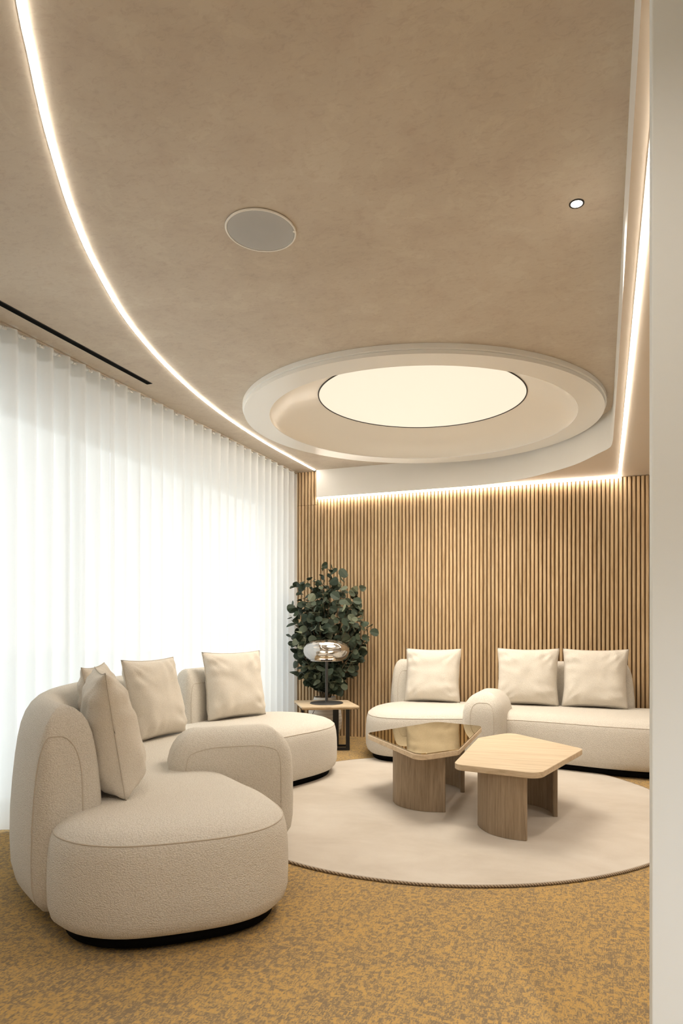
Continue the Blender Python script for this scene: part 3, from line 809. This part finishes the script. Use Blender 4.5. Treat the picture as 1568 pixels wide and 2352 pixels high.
LP = (-2.53, 5.79)
lamp = empty('table_lamp', (*LP, 0.4305), 'black stemmed table lamp with mirrored glass dome shade', 'table lamp')
lathe('base', [(0.0, 0.0), (0.158, 0.0), (0.160, 0.004), (0.155, 0.010), (0.03, 0.014), (0.0, 0.014)], M['darkbase'], lamp, 64, close=False)
lathe('stem', [(0.0135, 0.012), (0.0135, 0.56), (0.0, 0.56)], M['darkbase'], lamp, 24, close=False)
lathe('socket_collar', [(0.0135, 0.556), (0.03, 0.558), (0.03, 0.566), (0.0, 0.566)], M['darkbase'], lamp, 24, close=False)
lathe('led_disc', [(0.0, 0.567), (0.066, 0.567), (0.069, 0.573), (0.066, 0.585), (0.0, 0.587)], M['bulb'], lamp, 40, close=False)
lathe('reflector_disc', [(0.0, 0.588), (0.118, 0.588), (0.118, 0.591), (0.0, 0.592)], M['smoked'], lamp, 48, close=False)
sh = lathe('glass_shade', [(0.158, 0.414), (0.190, 0.434), (0.215, 0.468), (0.226, 0.505), (0.222, 0.540), (0.200, 0.572), (0.160, 0.598), (0.10, 0.616), (0.04, 0.622), (0.0, 0.623)], M['smoked'], lamp, 80, close=False)
tube('shade_rim', [(0.158*math.cos(2*PI*k/64), 0.158*math.sin(2*PI*k/64), 0.414) for k in range(64)], 0.0022, M['smoked'], lamp, True, 6)
tube('cable', [(-0.05, -0.02, -0.034), (-0.10, -0.05, -0.05), (-0.13, -0.06, -0.12), (-0.135, -0.05, -0.25), (-0.12, -0.02, -0.40), (-0.10, 0.10, -0.425)], 0.003, M['black'], lamp, False, 6)

PP = (-2.735, 6.215)
pot = empty('plant_pot', (*PP, 0), 'ribbed off white egg shaped pot under the plant', 'pot')
lathe('vessel', [(0.0, 0.001), (0.105, 0.001), (0.135, 0.03), (0.168, 0.12), (0.178, 0.21), (0.168, 0.30), (0.140, 0.38), (0.115, 0.43), (0.112, 0.445), (0.104, 0.445), (0.106, 0.42), (0.10, 0.40), (0.0, 0.40)], M['pot'], pot, 56, close=False)
lathe('soil', [(0.0, 0.402), (0.099, 0.402), (0.0, 0.412)], M['soil'], pot, 24, close=False)

plant = empty('eucalyptus_plant', (PP[0], PP[1], 0.414), 'bushy dark green round leaved plant in the corner', 'plant')
def leaf_mesh(L, wd, fold):
    V = [(0, 0, 0)]; Fc = []; K = 12
    rim = []
    for k in range(K):
        a = 2*PI*k/K
        xx = L*(0.52 - 0.5*math.cos(a)); yy = wd/2*math.sin(a)*(1 + 0.06*math.cos(3*a))
        rim.append((xx, yy, fold*abs(yy) - 0.25*fold*xx*xx/L))
    V = rim + [(L*0.5, 0, -0.06*L*fold)]
    for k in range(K): Fc.append((k, (k+1) % K, K))
    V2 = [(x_, y_, z_ - 0.0009) for x_, y_, z_ in V]; m = len(V)
    Fc += [(m + b, m + a, m + c) for a, b, c in Fc]
    Fc += [(k, m + k, m + (k+1) % K, (k+1) % K) for k in range(K)]
    me = bpy.data.meshes.new('leaf'); me.from_pydata(V + V2, [], Fc); me.materials.append(M['leaf']); return me
LM = [leaf_mesh(0.088, 0.078, 0.25), leaf_mesh(0.078, 0.068, 0.5), leaf_mesh(0.095, 0.080, -0.2), leaf_mesh(0.066, 0.056, 0.1)]
rp = random.Random(21)
CX, CY, CZ = -2.690, 6.155, 1.135
def inside(p):
    z = (p.z - CZ)
    hz = 0.74 if z > 0 else 0.66
    if abs(z) > hz: return False
    # outline half widths by height: narrow at the top, full in the middle
    t = z/hz
    rx = 0.475*math.sqrt(max(0, 1 - abs(t)**2.3)) * (1 - 0.14*max(0, t)); ry = 0.30*math.sqrt(max(0, 1 - abs(t)**2.3))
    if ((p.x - CX)/max(rx, 0.01))**2 + ((p.y - CY)/max(ry, 0.01))**2 > 1.0: return False
    return True
def clear(p):
    if p.x < -3.085 or p.y > 6.425: return False
    if abs(p.z - 0.95) < 0.17 and math.hypot(p.x - LP[0], p.y - LP[1]) < 0.27: return False
    if p.z < 0.60 and math.hypot(p.x - LP[0], p.y - LP[1]) < 0.20: return False
    if p.z < 0.53 and p.y < 6.14: return False
    return True
base = Vector((PP[0], PP[1], 0.41)); leaves = []
nst = 96
for s in range(nst):
    for _ in range(60):
        tip = Vector((CX + rp.uniform(-0.48, 0.48), CY + rp.uniform(-0.30, 0.27), CZ + rp.uniform(-0.66, 0.74)))
        if inside(tip) and clear(tip) and not inside(CX*Vector((1, 0, 0)) + CY*Vector((0, 1, 0)) + CZ*Vector((0, 0, 1)) + (tip - Vector((CX, CY, CZ)))*1.45): break
    a = rp.uniform(0, 2*PI); b0 = base + Vector((0.05*math.cos(a), 0.05*math.sin(a), 0))
    mid = Vector((CX + (tip.x - CX)*0.42, CY + (tip.y - CY)*0.42, max(0.60, tip.z - 0.28 - 0.15*rp.random())))
    pts = spline([b0, b0.lerp(mid, 0.5) + Vector((0, 0, 0.05)), mid, tip], 26, False)
    if all(clear(p) or p.z < 0.55 for p in pts):
        tube('stem', [p - Vector((PP[0], PP[1], 0.414)) for p in pts], [0.0042*(1 - 0.75*i/25) for i in range(26)], M['stem'], plant, False, 5)
    for i in range(6, 26):
        if pts[i].z < 0.5: continue
        if rp.random() < 0.86: leaves.append((pts[i], (pts[i] - pts[i-1]).normalized()))
good = []
for p, t in leaves:
    ax = Vector((rp.gauss(0, 1), rp.gauss(0, 1), rp.gauss(0, 1))).normalized()
    dr = (ax - t*ax.dot(t)).normalized()*0.85 + t*0.45 + Vector((0, 0, -0.15)); dr.normalize()
    kind = rp.randrange(4); sc = rp.uniform(0.72, 1.18)
    tipp = p + dr*0.088*sc
    if not clear(tipp) or not clear(p + dr*0.045*sc): continue
    face = (Vector((rp.gauss(0.15, 0.6), rp.gauss(-0.7, 0.6), rp.gauss(0.45, 0.6))))
    zax = (face - dr*face.dot(dr)).normalized(); yax = zax.cross(dr)
    mt = Matrix((dr, yax, zax)).transposed().to_4x4()
    mt = Matrix.Translation(p) @ mt @ Matrix.Scale(sc, 4)
    good.append((p, mt, kind))
camv = Vector((0, 0, EYE))
def showing(g):     # leaves nearest the viewer and outermost first
    p = g[0]; return (p - camv).length
good.sort(key=showing)
inv = Matrix.Translation(Vector((-PP[0], -PP[1], -0.414)))
for p, mt, kind in good[:300]:
    o = bpy.data.objects.new('leaf', LM[kind]); COL.objects.link(o); o.parent = plant; o.matrix_local = inv @ mt
V = []; Fc = []
for p, mt, kind in good[300:]:
    b_ = len(V); me_ = LM[kind]; mm = inv @ mt
    V += [mm @ v.co for v in me_.vertices]; Fc += [tuple(b_ + i for i in f.vertices) for f in me_.polygons]
if V:
    fo = obj_from('foliage', V, Fc, M['leaf'], plant); fo['kind'] = 'stuff'
